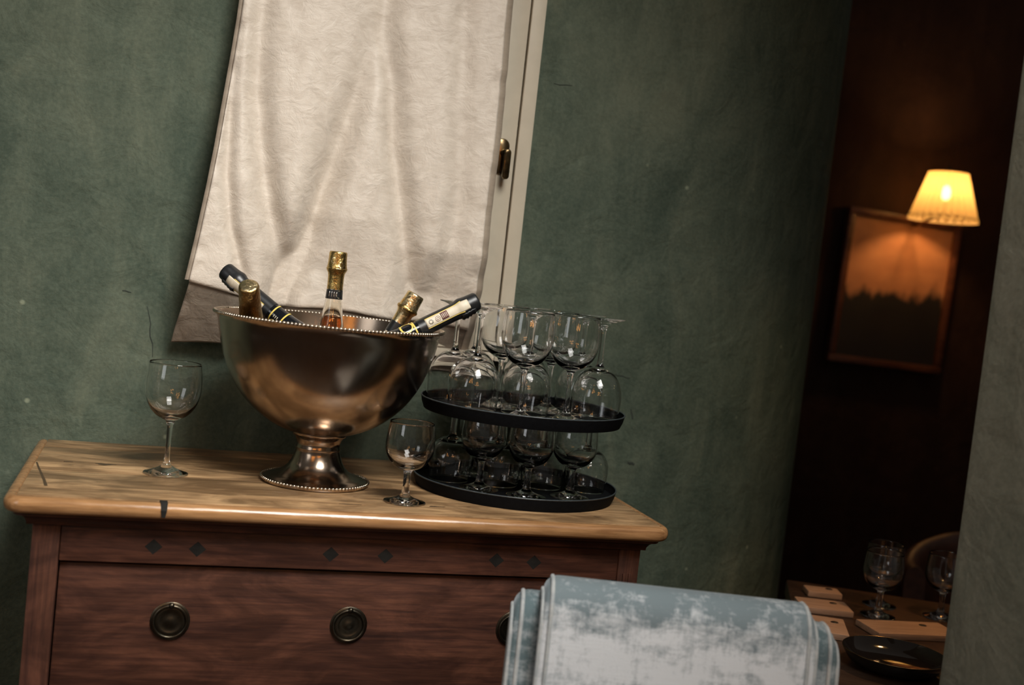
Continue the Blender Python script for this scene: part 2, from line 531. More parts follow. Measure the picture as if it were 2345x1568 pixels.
# ------------------------------------------------------------------ curtain
def interp(tab, z):
    if z >= tab[0][1]: return tab[0][0]
    for (x0, z0), (x1, z1) in zip(tab[:-1], tab[1:]):
        if z <= z0 and z >= z1: return x0 + (x1 - x0) * (z0 - z) / (z0 - z1)
    return tab[-1][0]
LEFT = [(0.115, 2.34), (0.087, 1.714), (0.083, 1.658), (0.076, 1.575), (0.069, 1.492), (0.062, 1.424), (0.051, 1.333), (0.041, 1.262), (0.033, 1.218), (0.025, 1.18), (0.019, 1.14)]
RIGHT = [(0.548, 2.34), (0.550, 1.789), (0.552, 1.707), (0.553, 1.589), (0.55, 1.493), (0.549, 1.413), (0.551, 1.333), (0.553, 1.285), (0.549, 1.236), (0.545, 1.15)]
FOLDS = [([(0.12, 2.34), (0.122, 1.708), (0.126, 1.605), (0.141, 1.509), (0.161, 1.421), (0.189, 1.325), (0.2, 1.2)], 0.022, 0.02),
         ([(0.33, 2.34), (0.312, 1.739), (0.302, 1.646), (0.281, 1.551), (0.257, 1.448), (0.233, 1.346), (0.19, 1.23), (0.17, 1.15)], 0.026, 0.026),
         ([(0.34, 2.34), (0.338, 1.743), (0.358, 1.654), (0.372, 1.548), (0.394, 1.45), (0.416, 1.35), (0.44, 1.25)], 0.022, 0.02),
         ([(0.08, 2.34), (0.082, 1.6), (0.088, 1.45), (0.103, 1.361), (0.127, 1.288), (0.14, 1.2)], 0.013, 0.012),
         ([(0.47, 2.34), (0.476, 1.75), (0.486, 1.6), (0.5, 1.45), (0.492, 1.35), (0.47, 1.25)], 0.022, 0.011),
         ([(0.22, 2.34), (0.222, 1.75), (0.21, 1.6), (0.2, 1.45)], 0.03, -0.006)]
def curtain_y(x, z, s):
    zb = 1.262 - 0.034 * min(1.0, s / 0.35)
    y = 2.126 + 0.024 * math.exp(-((x - 0.266) / 0.12) ** 2) * max(0.0, min(1.0, (1.4 - z) / 0.1)) + 0.024 * max(0.0, min(1.0, (z - 1.3) / 0.6))
    y += 0.034 * max(0.0, min(1.0, (x - 0.38) / 0.08)) * max(0.0, min(1.0, (1.36 - z) / 0.08))
    for tab, wd, dp in FOLDS:
        fx = interp(tab, z)
        grow = 0.55 + 0.45 * max(0, min(1, (2.0 - z) / 0.6))
        if tab is FOLDS[1][0]: grow = max(0.25, min(1.15, (1.85 - z) / 0.35))
        g = math.exp(-((x - fx) / wd) ** 2)
        y += dp * g * grow * 1.35
    y -= 0.006 * math.sin(9.0 * (x - 0.1) + 2.0 * z)
    y += 0.0035 * noise.noise(Vector((x * 14, z * 5, 1.3))) + 0.0016 * noise.noise(Vector((x * 40, z * 26, 4.1)))
    # stitched side hems pucker
    e = min(s, 1 - s) * 0.46
    y += 0.0028 * math.exp(-(e / 0.012) ** 2) * (noise.noise(Vector((z * 42, s * 7, 2.0))) * 1.6) * (1 if s < 0.5 else 0.8)
    d = zb - z
    y = min(y, 2.178)
    if d > -0.012:
        t = max(0.0, min(1.0, (d + 0.012) / 0.024))
        y += 0.55 * (d + 0.012) * t * 0.5 if d < 0.012 else 0.55 * d
    return min(y, 2.2085)
def hem_line(s):
    return 1.262 - 0.028 * min(1.0, s / 0.3) ** 0.8 - 0.012 * max(0.0, (s - 0.6) / 0.4) + 0.0025 * math.sin(s * 16)
NU, NV = 150, 190
vs, fs = [], []
for j in range(NV + 1):
    t = j / NV
    for i in range(NU + 1):
        s = i / NU
        zb = hem_line(s)
        z = 2.34 - (2.34 - zb) * t
        xl, xr = interp(LEFT, z), interp(RIGHT, z)
        x = xl + (xr - xl) * s
        vs.append((x, curtain_y(x, z, s), z))
for j in range(NV):
    for i in range(NU):
        a = j * (NU + 1) + i
        fs.append((a, a + NU + 1, a + NU + 2, a + 1))
CB = Vector((0.3, 2.14, 1.14))
curtain = mesh_obj('curtain', [(x - CB.x, y - CB.y, z - CB.z) for x, y, z in vs], fs, M['linen'], None, True, CB)
tag(curtain, 'pale satin linen curtain hanging in front of the window', 'curtain')
sm = curtain.modifiers.new('thickness', 'SOLIDIFY'); sm.thickness = 0.0012; sm.offset = 1
# the lining hangs a hand's breadth lower than the satin face
lv_, lf_ = [], []
for j in range(41):
    for i in range(NU + 1):
        s = i / NU
        z0 = hem_line(s) + 0.02
        z = z0 - (z0 - (1.150 + 0.006 * math.sin(s * 11))) * j / 40
        xl, xr = interp(LEFT, z) + 0.001, interp(RIGHT, z) - 0.001
        x = xl + (xr - xl) * s
        lv_.append((x - CB.x, min(2.2085, curtain_y(x, z, s) + 0.0045) - CB.y, z - CB.z))
for j in range(40):
    for i in range(NU):
        a = j * (NU + 1) + i
        lf_.append((a, a + NU + 1, a + NU + 2, a + 1))
lin = mesh_obj('lining', lv_, lf_, M['lining'], curtain)
lin['label'] = 'taupe lining hanging below the satin'
sm = lin.modifiers.new('thickness', 'SOLIDIFY'); sm.thickness = 0.001; sm.offset = 1
def hem(side, wd):
    mb = MB(); vv, ff = [], []
    nz = 150
    for j in range(nz + 1):
        z = 2.33 - (2.33 - (1.264 if side < 0 else 1.15)) * j / nz
        s = 0.0 if side < 0 else 1.0
        x0 = interp(LEFT, z) if side < 0 else interp(RIGHT, z)
        y = curtain_y(x0, z, s) + 0.0045
        x1 = x0 + side * wd
        for (x, yy) in ((x0 - side * 0.004, y - 0.0005), (x0, y - 0.001), (x1, y + 0.0005), (x1, y + 0.0025), (x0 - side * 0.004, y + 0.0015)):
            vv.append((x - CB.x, yy - CB.y, z - CB.z))
    for j in range(nz):
        for k in range(5):
            a = j * 5 + k; c = j * 5 + (k + 1) % 5
            ff.append((a, a + 5, c + 5, c) if side < 0 else (a, c, c + 5, a + 5))
    mb.add(vv, ff)
    return mb.build('hem', M['hem'], curtain)
h = hem(-1, 0.0075); h['label'] = 'taupe lining showing along the edge'
h = hem(1, 0.0125); h['label'] = 'taupe lining showing along the edge'
for k in range(7):
    rx = 0.13 + 0.4 * k / 6
    MB().tube([(rx - CB.x, 2.16 + 0.0128 * math.cos(2 * PI * q / 20) - CB.y, 2.3478 + 0.0128 * math.sin(2 * PI * q / 20) - CB.z) for q in range(20)], 0.0012, 6, True).build('hook_ring', M['handle'], curtain)
# the rod it hangs from, above the picture
rod = empty('curtain_rod', (0.33, 2.16, 2.352))
tag(rod, 'thin brass curtain rod above the linen curtain', 'curtain rod')
MB().tube([(-0.27, 0, 0), (0.29, 0, 0)], 0.006, 12).build('rod', M['handle'], rod)
for sx in (-0.27, 0.29):
    MB().ball((sx, 0, 0), 0.011, 12, 8).build('finial', M['handle'], rod)
for sx in (-0.24, 0.26):
    MB().tube([(sx, 0.0, 0), (sx, 0.052, 0)], 0.004, 8).build('bracket', M['handle'], rod)

# ------------------------------------------------------------------ dresser
DX0, DX1, DYF, DYB = -0.146, 0.778, 1.777, 2.205
dr = empty('dresser', (0.316, 2.0, 0))
tag(dr, 'antique wooden dresser with honey coloured top and dark mahogany drawer front', 'dresser')
def dp(mb, name, mat, parent=None, auto=40, smooth=True):
    bb = dr.location
    mb.v = [(x - bb.x, y - bb.y, z) for x, y, z in mb.v]
    return mb.build(name, mat, parent or dr, smooth, auto)
# carcass
dp(MB().box(DX0 + 0.004, DX0 + 0.022, DYF + 0.03, DYB, 0.08, 0.915), 'side_panel', M['front_v'])
dp(MB().box(DX1 - 0.022, DX1 - 0.004, DYF + 0.03, DYB, 0.08, 0.915), 'side_panel', M['front_v'])
dp(MB().box(DX0 + 0.022, DX1 - 0.022, DYB - 0.012, DYB, 0.08, 0.915), 'back_panel', M['front'])
dp(MB().box(DX0, -0.108, DYF, DYF + 0.035, 0.0, 0.9165, 0.003), 'stile', M['front_v'])
dp(MB().box(0.742, DX1, DYF, DYF + 0.035, 0.0, 0.9165, 0.003), 'stile', M['front_v'])
for gx in (0.724, 0.732):
    pass
for gx in (0.7505, 0.7605):
    dp(MB().box(gx, gx + 0.0045, DYF - 0.003, DYF + 0.002, 0.12, 0.875, 0.0012), 'reeding', M['front_v'])
dp(MB().box(DX0, DX0 + 0.05, DYB - 0.05, DYB, 0.0, 0.09, 0.004), 'foot', M['front_v'])
dp(MB().box(DX1 - 0.05, DX1, DYB - 0.05, DYB, 0.0, 0.09, 0.004), 'foot', M['front_v'])
frieze = dp(MB().box(-0.1075, 0.7415, DYF + 0.002, DYF + 0.03, 0.8625, 0.9165, 0.0025), 'frieze_rail', M['front'])
frieze['label'] = 'dark rail with inlaid black diamonds'
for dxx in (0.0199, 0.0817, 0.2768, 0.3605, 0.537, 0.599):
    c = Vector((dxx, DYF + 0.002, 0.8872 + 0.0006 * math.sin(dxx * 60)))
    hw, hh = 0.0125, 0.0115
    vv = [(c.x - hw, c.y, c.z), (c.x, c.y, c.z - hh), (c.x + hw, c.y, c.z), (c.x, c.y, c.z + hh), (c.x, c.y - 0.0006, c.z)]
    vv += [(c.x - hw, c.y + 0.004, c.z), (c.x, c.y + 0.004, c.z - hh), (c.x + hw, c.y + 0.004, c.z), (c.x, c.y + 0.004, c.z + hh)]
    mb = MB().add(vv, [(0, 1, 4), (1, 2, 4), (2, 3, 4), (3, 0, 4), (0, 5, 6, 1), (1, 6, 7, 2), (2, 7, 8, 3), (3, 8, 5, 0)])
    dp(mb, 'diamond_inlay', M['inlay'], dr, None, False)
def ring_pull(dwr, x, z):
    ro = MB()
    y = DYF + 0.0115
    Mx = Matrix.Translation((x, y, z)) @ Matrix.Rotation(PI / 2, 4, 'X')
    ro.lathe([(0.0285, 0.0), (0.0285, 0.0015), (0.026, 0.003), (0.0225, 0.0025), (0.0195, 0.0045), (0.016, 0.0035), (0.011, 0.002), (0.006, 0.004), (0, 0.0045)], 40, Mx)
    p = dp(ro, 'rosette', M['iron'], dwr, 50)
    pts = [(x + 0.0238 * math.cos(a), y - 0.0048 - 0.0012 * math.sin(a), z + 0.0238 * math.sin(a)) for a in [2 * PI * k / 40 for k in range(40)]]
    dp(MB().tube(pts, 0.0024, 10, True), 'ring', M['iron'], dwr, None)
    dp(MB().ball((x, y - 0.006, z + 0.0245), 0.0045, 12, 8), 'boss', M['iron'], dwr, None)
zc = 0.8615
for k, hgt in enumerate((0.232, 0.245, 0.25)):
    z1, z0 = zc - 0.003, zc - hgt
    d = dp(MB().box(-0.1065, 0.7405, DYF + 0.0115, DYF + 0.033, z0, z1, 0.003), 'drawer', M['front'])
    mid = 0.776 if k == 0 else (z0 + z1) / 2
    for px in (0.053, 0.3165, 0.58):
        ring_pull(d, px, mid)
    zc = z0
    if k < 2:
        dp(MB().box(-0.1075, 0.7415, DYF + 0.003, DYF + 0.03, zc - 0.02, zc, 0.002), 'rail', M['front'])
        zc -= 0.02
dp(MB().box(-0.108, 0.742, DYF + 0.003, DYF + 0.03, 0.03, zc, 0.003), 'plinth', M['front'])
# top: three planks in a moulded edge
TX0, TX1, TYF, TYB = -0.168, 0.797, 1.7555, 2.2115
for (y0, y1) in ((2.1406, TYB), (1.9374, 2.1394), (TYF + 0.0006, 1.9362)):
    dp(MB().box(TX0, TX1, y0, y1, 0.936, ZT, 0.0012), 'plank', M['top'], dr, 30)
def edge_sweep(prof, rc=0.012, x0=TX0, x1=TX1, yf=TYF, yb=TYB):
    path = [((x0, yb), (-1, 0))]
    for k in range(9):
        a = PI + (PI / 2) * k / 8
        path.append(((x0 + rc + rc * math.cos(a), yf + rc + rc * math.sin(a)), (math.cos(a), math.sin(a))))
    for k in range(1, 12):
        path.append(((x0 + rc + (x1 - x0 - 2 * rc) * k / 12, yf), (0, -1)))
    for k in range(9):
        a = 1.5 * PI + (PI / 2) * k / 8
        path.append(((x1 - rc + rc * math.cos(a), yf + rc + rc * math.sin(a)), (math.cos(a), math.sin(a))))
    path.append(((x1, yb), (1, 0)))
    vs, fs, m = [], [], len(prof)
    for (p, n) in path:
        for (o, z) in prof:
            vs.append((p[0] + n[0] * o, p[1] + n[1] * o, z))
    for i in range(len(path) - 1):
        for k in range(m):
            k2 = (k + 1) % m
            fs.append((i * m + k, i * m + k2, (i + 1) * m + k2, (i + 1) * m + k))
    fs.append(tuple(range(m))[::-1]); fs.append(tuple((len(path) - 1) * m + k for k in range(m)))
    return MB().add(vs, fs)
nose = [(-0.004, 0.936), (0.0, 0.9555), (0.0008, 0.9558), (0.0025, 0.9585), (0.006, 0.9595), (0.0105, 0.9588), (0.0145, 0.9562), (0.017, 0.952), (0.0178, 0.947), (0.0168, 0.9415), (0.0138, 0.9375), (0.009, 0.9355), (0.0, 0.935)]
nz = dp(edge_sweep(nose[::-1]), 'nosing', M['nosing'], dr, 60)
nz['label'] = 'rounded polished edge moulding'
cove = [(-0.04, 0.9158), (-0.04, 0.9345), (0.006, 0.9345), (0.006, 0.931), (-0.001, 0.9295), (-0.007, 0.926), (-0.011, 0.9215), (-0.0125, 0.9175), (-0.0125, 0.9158)]
cv = edge_sweep(cove, 0.012, TX0 + 0.002, TX1 - 0.002, TYF + 0.002, TYB - 0.004)
dp(cv, 'cove_moulding', M['front'], dr, 50)
# dark splintered chip in the front edge
chip = MB()
cx = 0.0275
chip.add([(cx - 0.0052, 1.757, 0.9612), (cx + 0.0052, 1.757, 0.9612), (cx + 0.0062, 1.744, 0.9604), (cx - 0.0038, 1.744, 0.9604),
          (cx + 0.0058, 1.7362, 0.9505), (cx - 0.0024, 1.7362, 0.9505), (cx + 0.004, 1.7368, 0.9405), (cx - 0.0008, 1.7368, 0.9405),
          (cx - 0.004, 1.757, 0.9405), (cx + 0.004, 1.757, 0.9405)],
         [(0, 3, 2, 1), (3, 5, 4, 2), (5, 7, 6, 4), (7, 8, 9, 6), (0, 8, 7, 5, 3), (1, 2, 4, 6, 9)])
ch = dp(chip, 'chip', M['inlay'], dr, None, False)
ch['label'] = 'dark splintered notch in the edge'
# dark knots and the crack in the planks
def knot(x, y, a, bb):
    mb = MB()
    pts = []
    n = 22
    for k in range(n):
        t = 2 * PI * k / n
        q = 1 + 0.25 * math.sin(3 * t + x * 90) + 0.12 * math.sin(7 * t)
        pts.append((x + a * math.cos(t) * q, y + bb * math.sin(t) * q))
    mb.add([(px, py, ZT + 0.0003) for px, py in pts] + [(px, py, ZT - 0.002) for px, py in pts], [tuple(range(n))] + [(k, n + k, n + (k + 1) % n, (k + 1) % n) for k in range(n)])
    dp(mb, 'knot', M['knot'], dr, None, False)
M['knot'] = plain('dark_knot', (0.075, 0.046, 0.024), 0.4, noise_amt=0.35, nscale=160)
for kx, ky, ka, kb in ((-0.064, 2.008, 0.0135, 0.0075), (-0.121, 2.013, 0.0065, 0.0025), (0.44, 1.815, 0.012, 0.003), (0.005, 2.005, 0.008, 0.002), (0.30, 1.80, 0.016, 0.0022), (0.705, 1.80, 0.006, 0.0025)):
    knot(kx, ky, ka, kb)
mb = MB()
cr = [(-0.1655, 1.995), (-0.160, 1.96), (-0.150, 1.905), (-0.142, 1.86), (-0.136, 1.82)]
vv = []
for k, (x, y) in enumerate(cr):
    wd = 0.0012 + 0.0012 * k / 4
    vv += [(x - wd, y, ZT + 0.0003), (x + wd, y, ZT + 0.0003)]
mb.add(vv, [(2 * k, 2 * k + 1, 2 * k + 3, 2 * k + 2) for k in range(4)])
dp(mb, 'crack', M['knot'], dr, None, False)

# ------------------------------------------------------------------ footed bowl
BX, BY = 0.2663, 1.9595
bowl = empty('punch_bowl', (BX, BY, ZT))
tag(bowl, 'large footed bronze toned metal bowl with beaded rim, filled with bottles', 'bowl')
outer = [(0.0395, 0.0835), (0.0455, 0.0835), (0.056, 0.0855), (0.068, 0.090), (0.082, 0.0965), (0.0955, 0.1045), (0.108, 0.114), (0.120, 0.1245), (0.131, 0.136), (0.141, 0.149), (0.151, 0.1655), (0.1595, 0.183), (0.1665, 0.2015), (0.172, 0.2205), (0.1765, 0.2405), (0.1795, 0.256), (0.1825, 0.2635), (0.1852, 0.2655), (0.1855, 0.2675)]
inner = [(0.1795, 0.2675), (0.1775, 0.256), (0.1742, 0.2405), (0.1695, 0.2205), (0.164, 0.2015), (0.157, 0.183), (0.1485, 0.166), (0.1385, 0.1505), (0.128, 0.138), (0.117, 0.127), (0.105, 0.117), (0.092, 0.1075), (0.078, 0.1), (0.06, 0.0935), (0.03, 0.089), (0, 0.0885)]
MB().lathe(outer + inner, 120).build('basin', M['bowl'], bowl, auto=60)
foot = [(0.0, 0.0015), (0.078, 0.0015), (0.0865, 0.0015), (0.0875, 0.004), (0.0865, 0.0075), (0.081, 0.0085), (0.078, 0.0105), (0.070, 0.0125), (0.062, 0.0155), (0.0535, 0.0205), (0.0465, 0.0275), (0.0415, 0.036), (0.0375, 0.047), (0.0355, 0.0545), (0.0362, 0.0565), (0.0362, 0.059), (0.0352, 0.0605), (0.0355, 0.066), (0.0375, 0.0725), (0.0405, 0.077), (0.0435, 0.0785), (0.0448, 0.0805), (0.0448, 0.083), (0.042, 0.0845), (0.0, 0.0845)]
MB().lathe(foot, 96).build('foot', M['bowl'], bowl, auto=50)
def beads(R, z, n, r, name, parent):
    mb = MB()
    for k in range(n):
        a = 2 * PI * k / n
        mb.ball((R * math.cos(a), R * math.sin(a), z), r, 8, 6)
    o = mb.build(name, M['bead'], parent)
    o['kind'] = 'stuff'
    return o
beads(0.1853, 0.2668, 190, 0.0029, 'bead_trim', bowl)['label'] = 'row of small bright beads around the rim'
beads(0.0868, 0.0062, 88, 0.0029, 'bead_trim', bowl)['label'] = 'row of small bright beads around the foot'

# ------------------------------------------------------------------ bottles
YAW = 0.286
LAT = Vector((math.cos(YAW), -math.sin(YAW), 0))
DEP = Vector((math.sin(YAW), math.cos(YAW), 0))
def vpos(c, lat, dep, z): return Vector((c[0], c[1], 0)) + LAT * lat + DEP * dep + Vector((0, 0, z))

def bottle_prof(L, R):
    # radius as a function of distance from the tip (d); body closes at d = L
    return [(0.0, 0.0125), (0.0015, 0.0138), (0.003, 0.0142), (0.016, 0.0146), (0.0235, 0.0154), (0.0285, 0.0164), (0.0315, 0.0160), (0.036, 0.0133), (0.042, 0.0126), (0.05, 0.0125),
            (0.07, 0.0128), (0.085, 0.0143), (0.1, 0.0165), (0.112, 0.0185), (0.126, 0.0210), (0.14, 0.0255), (0.155, R * 0.9), (0.17, R), (L - 0.006, R), (L, R - 0.006)]
def prof_at(prof, d):
    for (d0, r0), (d1, r1) in zip(prof[:-1], prof[1:]):
        if d0 <= d <= d1: return r0 + (r1 - r0) * (d - d0) / (d1 - d0)
    return prof[-1][1]
def axis_matrix(tip, base, face):
    z = (Vector(tip) - Vector(base)).normalized()
    y = (Vector(face) - Vector(face).dot(z) * z).normalized()     # +y of the bottle looks towards the viewer side
    x = y.cross(z).normalized()
    Mx = Matrix((x, y, z)).transposed().to_4x4()
    Mx.translation = Vector(base)
    return Mx
def sect(prof, L, d0, d1, off=0.0, cap0=True, cap1=True, extra=()):
    ds = sorted({d0, d1, *[d for d, _ in prof if d0 < d < d1], *extra})
    pts = [(prof_at(prof, d) + off, L - d) for d in ds]          # from the tip side down
    out = []
    if cap0: out.append((0, L - d0))
    out += pts
    if cap1: out.append((0, L - d1))
    return out[::-1]
def patch(prof, L, d0, d1, a0, a1, off, nd=14, na=8, shape=None):
    """curved strip lying on the bottle's skin, angles measured from +y towards +x"""
    vs, fs = [], []
    for layer in (0.0, -0.0012):
        for i in range(nd + 1):
            d = d0 + (d1 - d0) * i / nd
            r = prof_at(prof, d) + off + layer
            for j in range(na + 1):
                a = a0 + (a1 - a0) * j / na
                if shape: a *= shape(i / nd)
                vs.append((r * math.sin(a), r * math.cos(a), L - d))
    n1 = (nd + 1) * (na + 1)
    for i in range(nd):
        for j in range(na):
            k = i * (na + 1) + j
            fs.append((k, k + 1, k + na + 2, k + na + 1))
    edge = [j for j in range(na + 1)] + [i * (na + 1) + na for i in range(1, nd + 1)] + [nd * (na + 1) + j for j in range(na - 1, -1, -1)] + [i * (na + 1) for i in range(nd - 1, 0, -1)]
    for k in range(len(edge)):
        a, c = edge[k], edge[(k + 1) % len(edge)]
        fs.append((a, a + n1, c + n1, c))
    return MB().add(vs, fs)
def ring_patch(prof, L, dc, ac, R, wd, off, n=40, petals=0):
    """thin ring printed on the skin"""
    vs, fs = [], []
    for k in range(n):
        t = 2 * PI * k / n
        q = R * (1 + (0.16 * math.cos(petals * t) if petals else 0))
        for rr in (q - wd / 2, q + wd / 2):
            d = dc + rr * math.cos(t)
            rad = prof_at(prof, d) + off
            a = ac + rr * math.sin(t) / rad
            vs.append((rad * math.sin(a), rad * math.cos(a), L - d))
    for k in range(n):
        k2 = (k + 1) % n
        fs.append((2 * k, 2 * k + 1, 2 * k2 + 1, 2 * k2))
    return MB().add(vs, fs)
def band(prof, L, d0, d1, off): return MB().lathe([(prof_at(prof, d) + off, L - d) for d in (d1, d0)], 40)
TOCAM = Vector((-math.sin(YAW), -math.cos(YAW), 0.05))

def place(name, tip, base, label, face=TOCAM):
    o = empty(name, (0, 0, 0))
    o.matrix_world = axis_matrix(tip, base, face)
    tag(o, label, 'bottle', 'bottles chilling in the bowl')
    return o

def clear_bottle(tip, base, label, foil_mat, L, R, level, foil_end, band_end, crumple=False):
    o = place('wine_bottle', tip, base, label)
    pf = bottle_prof(L, R)
    # glass wall, outside then inside
    outp = sect(pf, L, 0.02, L, 0.0, False, True)
    inn = [(r - 0.0026, z) for r, z in sect(pf, L, 0.02, L - 0.006, 0.0, False, False)][::-1]
    MB().lathe(outp + inn + [(0, 0.006)], 40).build('glass_body', M['rose_glass'], o)
    wp = [(r - 0.0029, z) for r, z in sect(pf, L, level, L - 0.0065, 0.0, False, False)]
    MB().lathe([(0, wp[0][1])] + wp + [(0, wp[-1][1])], 40).build('wine', M['wine'], o)
    fz = [0.006, 0.01, 0.014, 0.022, 0.04]
    fo = MB().lathe(sect(pf, L, 0.0, foil_end, 0.0006, True, False, fz), 48).build('foil_capsule', foil_mat, o)
    if band_end:
        bd = band(pf, L, foil_end, band_end, 0.0005).build('neck_band', M['black_foil'], o)
        MB().lathe([(prof_at(pf, foil_end) + 0.0008, L - foil_end - 0.0008), (prof_at(pf, foil_end) + 0.0008, L - foil_end)], 40).build('band_edge', M['silver_print'], bd)
    return o, pf

# 1 upright, gold foil, amber wine
L1 = 0.2835
t1 = vpos((BX, BY), -0.0035, 0.03, ZT + 0.3802)
b1, pf1 = clear_bottle(t1, t1 - Vector((0, 0, L1)), 'upright clear bottle with gold foil and black neck band, at the bowl centre', M['gold'], L1, 0.036, 0.107, 0.0625, 0.0785)
fo = b1.children[2]
for aa, dd in ((0.25, 0.013), (-0.55, 0.02)):
    ring_patch(pf1, L1, dd + 0.002, aa, 0.0042, 0.0012, 0.0013).build('embossed_seal', M['pale_gold'], fo)
MB().lathe([(0.0164, L1 - 0.0300), (0.0175, L1 - 0.0292), (0.0175, L1 - 0.0280), (0.0164, L1 - 0.0272)], 40).build('wire_ring', M['gold'], fo)
nb = b1.children[3]
for k, aa in enumerate((-0.45, -0.12, 0.18, 0.5)):
    patch(pf1, L1, 0.0655, 0.0775, aa - 0.035, aa + 0.035, 0.0009, 3, 2).build('print_mark', M['silver_print'], nb)
ring_patch(pf1, L1, 0.0705, -0.75, 0.0055, 0.001, 0.0009).build('print_mark', M['silver_print'], nb)

# 4 leaning right behind, pale gold foil with torn cap
t4 = vpos((BX, BY), 0.1345, -0.008, ZT + 0.3255)
d4 = (LAT * 0.42 + Vector((0, 0, 0.907)) + DEP * 0.06).normalized()
b4, pf4 = clear_bottle(t4, t4 - d4 * 0.23, 'clear bottle with pale gold foil and black collar leaning behind the black bottle', M['pale_gold'], 0.23, 0.028, 0.112, 0.054, 0.0745)
fo4 = b4.children[2]
for aa, dd, rr in ((0.2, 0.012, 0.006), (-0.5, 0.017, 0.005), (0.75, 0.02, 0.0055)):
    q = ring_patch(pf4, 0.23, dd, aa, rr, 0.0035, 0.0016).build('foil_fold', M['pale_gold'], fo4)
MB().lathe([(0.0162, 0.23 - 0.0315), (0.018, 0.23 - 0.0300), (0.0182, 0.23 - 0.0270), (0.0164, 0.23 - 0.0250)], 40).build('wire_ring', M['gold'], fo4)

# 3 leaning to the viewer, crumpled old gold foil, round top showing
t3 = vpos((BX, BY), -0.1090, -0.134, ZT + 0.3145)
d3 = (LAT * 0.03 + DEP * -0.66 + Vector((0, 0, 0.75))).normalized()
o3 = place('wine_bottle', t3, t3 - d3 * 0.18, 'bottle with crumpled old gold foil tipped forward over the bowl rim')
pf3 = [(0.0, 0.0128), (0.0015, 0.0143), (0.004, 0.0150), (0.03, 0.0158), (0.055, 0.0168), (0.07, 0.0182), (0.085, 0.0205), (0.1, 0.0245), (0.12, 0.0255), (0.135, 0.026), (0.174, 0.026), (0.18, 0.022)]
MB().lathe(sect(pf3, 0.18, 0.066, 0.18, 0.0, True, True), 40).build('glass_body', M['rose_glass'], o3)
f3 = MB().lathe(sect(pf3, 0.18, 0.0, 0.069, 0.0007, True, False, [0.01, 0.02, 0.04, 0.05]), 48).build('foil_capsule', M['old_gold'], o3)
MB().lathe([(0, 0.1806), (0.0118, 0.1806), (0.013, 0.1802), (0.0138, 0.1792)][::-1], 40).build('cap_disc', M['pale_gold'], f3)

# 2 and 5: black bottles with cream neck strip, yellow edged, and gold rings
def black_prof(L, R):
    return [(0.0, 0.0125), (0.0015, 0.0138), (0.003, 0.0143), (0.016, 0.0148), (0.0235, 0.0156), (0.0285, 0.0165), (0.0325, 0.0160), (0.0375, 0.0142), (0.045, 0.0137), (0.07, 0.0138),
            (0.1, 0.0142), (0.12, 0.0149), (0.14, 0.0164), (0.155, 0.0184), (0.17, min(R, 0.0215)), (0.185, min(R, 0.0255)), (max(0.19, L - 0.03), R), (L - 0.004, R), (L, R - 0.005)]
def black_bottle(tip, base, label, L, R, roll, flap=None):
    o = place('wine_bottle', tip, base, label, TOCAM + roll)
    pf = black_prof(L, R)
    MB().lathe(sect(pf, L, 0.05, L, 0.0, True, True), 40).build('glass_body', M['black_glass'], o)
    fo = MB().lathe(sect(pf, L, 0.0, 0.106, 0.0006, True, False, [0.01, 0.04]), 48).build('foil_capsule', M['black_foil'], o)
    lab = patch(pf, L, 0.0177, 0.094, -0.52, 0.52, 0.0012, 26, 8).build('neck_label', M['cream_paper'], o)
    lab['label'] = 'cream paper strip with yellow edge'
    for sgn in (-1, 1):
        patch(pf, L, 0.029, 0.094, sgn * 0.52, sgn * 0.595, 0.0014, 20, 1).build('yellow_edge', M['yellow_print'], lab)
    patch(pf, L, 0.0555, 0.0675, -0.36, 0.44, 0.0016, 4, 6).build('red_panel', M['red_print'], lab)
    for k in range(4):
        dd = 0.0570 + 0.0028 * k
        patch(pf, L, dd, dd + 0.0009, -0.25, 0.33, 0.0019, 2, 4).build('print_mark', M['cream_paper'], lab)
    ring_patch(pf, L, 0.0735, 0.0, 0.0042, 0.0007, 0.0016).build('print_mark', M['red_print'], lab)
    ring_patch(pf, L, 0.0735, 0.0, 0.0019, 0.0007, 0.0016).build('print_mark', M['red_print'], lab)
    ring_patch(pf, L, 0.0860, 0.0, 0.0031, 0.0011, 0.0016, 48, 8).build('print_mark', M['ink'], lab)
    for dd in (0.1115, 0.1325):
        band(pf, L, dd, dd + 0.0024, 0.0006).build('gold_ring', M['yellow_print'], o)
    ring_patch(pf, L, 0.1250, 0.62, 0.0098, 0.0022, 0.0012).build('medallion_ring', M['yellow_print'], o)
    for k in range(3):
        patch(pf, L, 0.1180 + 0.0035 * k, 0.1190 + 0.0035 * k, -0.5, -0.15, 0.0007, 2, 3).build('print_mark', M['cream_paper'], o)
    if flap:
        mbf = patch(pf, L, 0.0105, 0.036, flap - 0.42, flap + 0.42, 0.0026, 8, 6)
        mbf.v = [(x * (1 + 0.05 * math.sin(z * 900)), y, z) for x, y, z in mbf.v]
        mbf.build('foil_flap', M['black_foil'], fo)
    return o
t2 = vpos((BX, BY), -0.181, 0.004, ZT + 0.3295)
d2 = (LAT * -0.83 + Vector((0, 0, 0.54)) + DEP * 0.2).normalized()
black_bottle(t2, t2 - d2 * 0.2, 'black bottle with cream neck strip leaning over the bowl rim towards the curtain edge', 0.2, 0.022, Vector((0, 0, -0.55)), 0.75)
t5 = vpos((BX, BY), 0.2345, -0.03, ZT + 0.3266)
d5 = (LAT * 0.852 + Vector((0, 0, 0.54)) + DEP * 0.30).normalized()
black_bottle(t5, t5 - d5 * 0.245, 'black bottle with cream neck strip leaning over the rim towards the glasses', 0.245, 0.028, Vector((0, 0, 0.12)), -1.15)

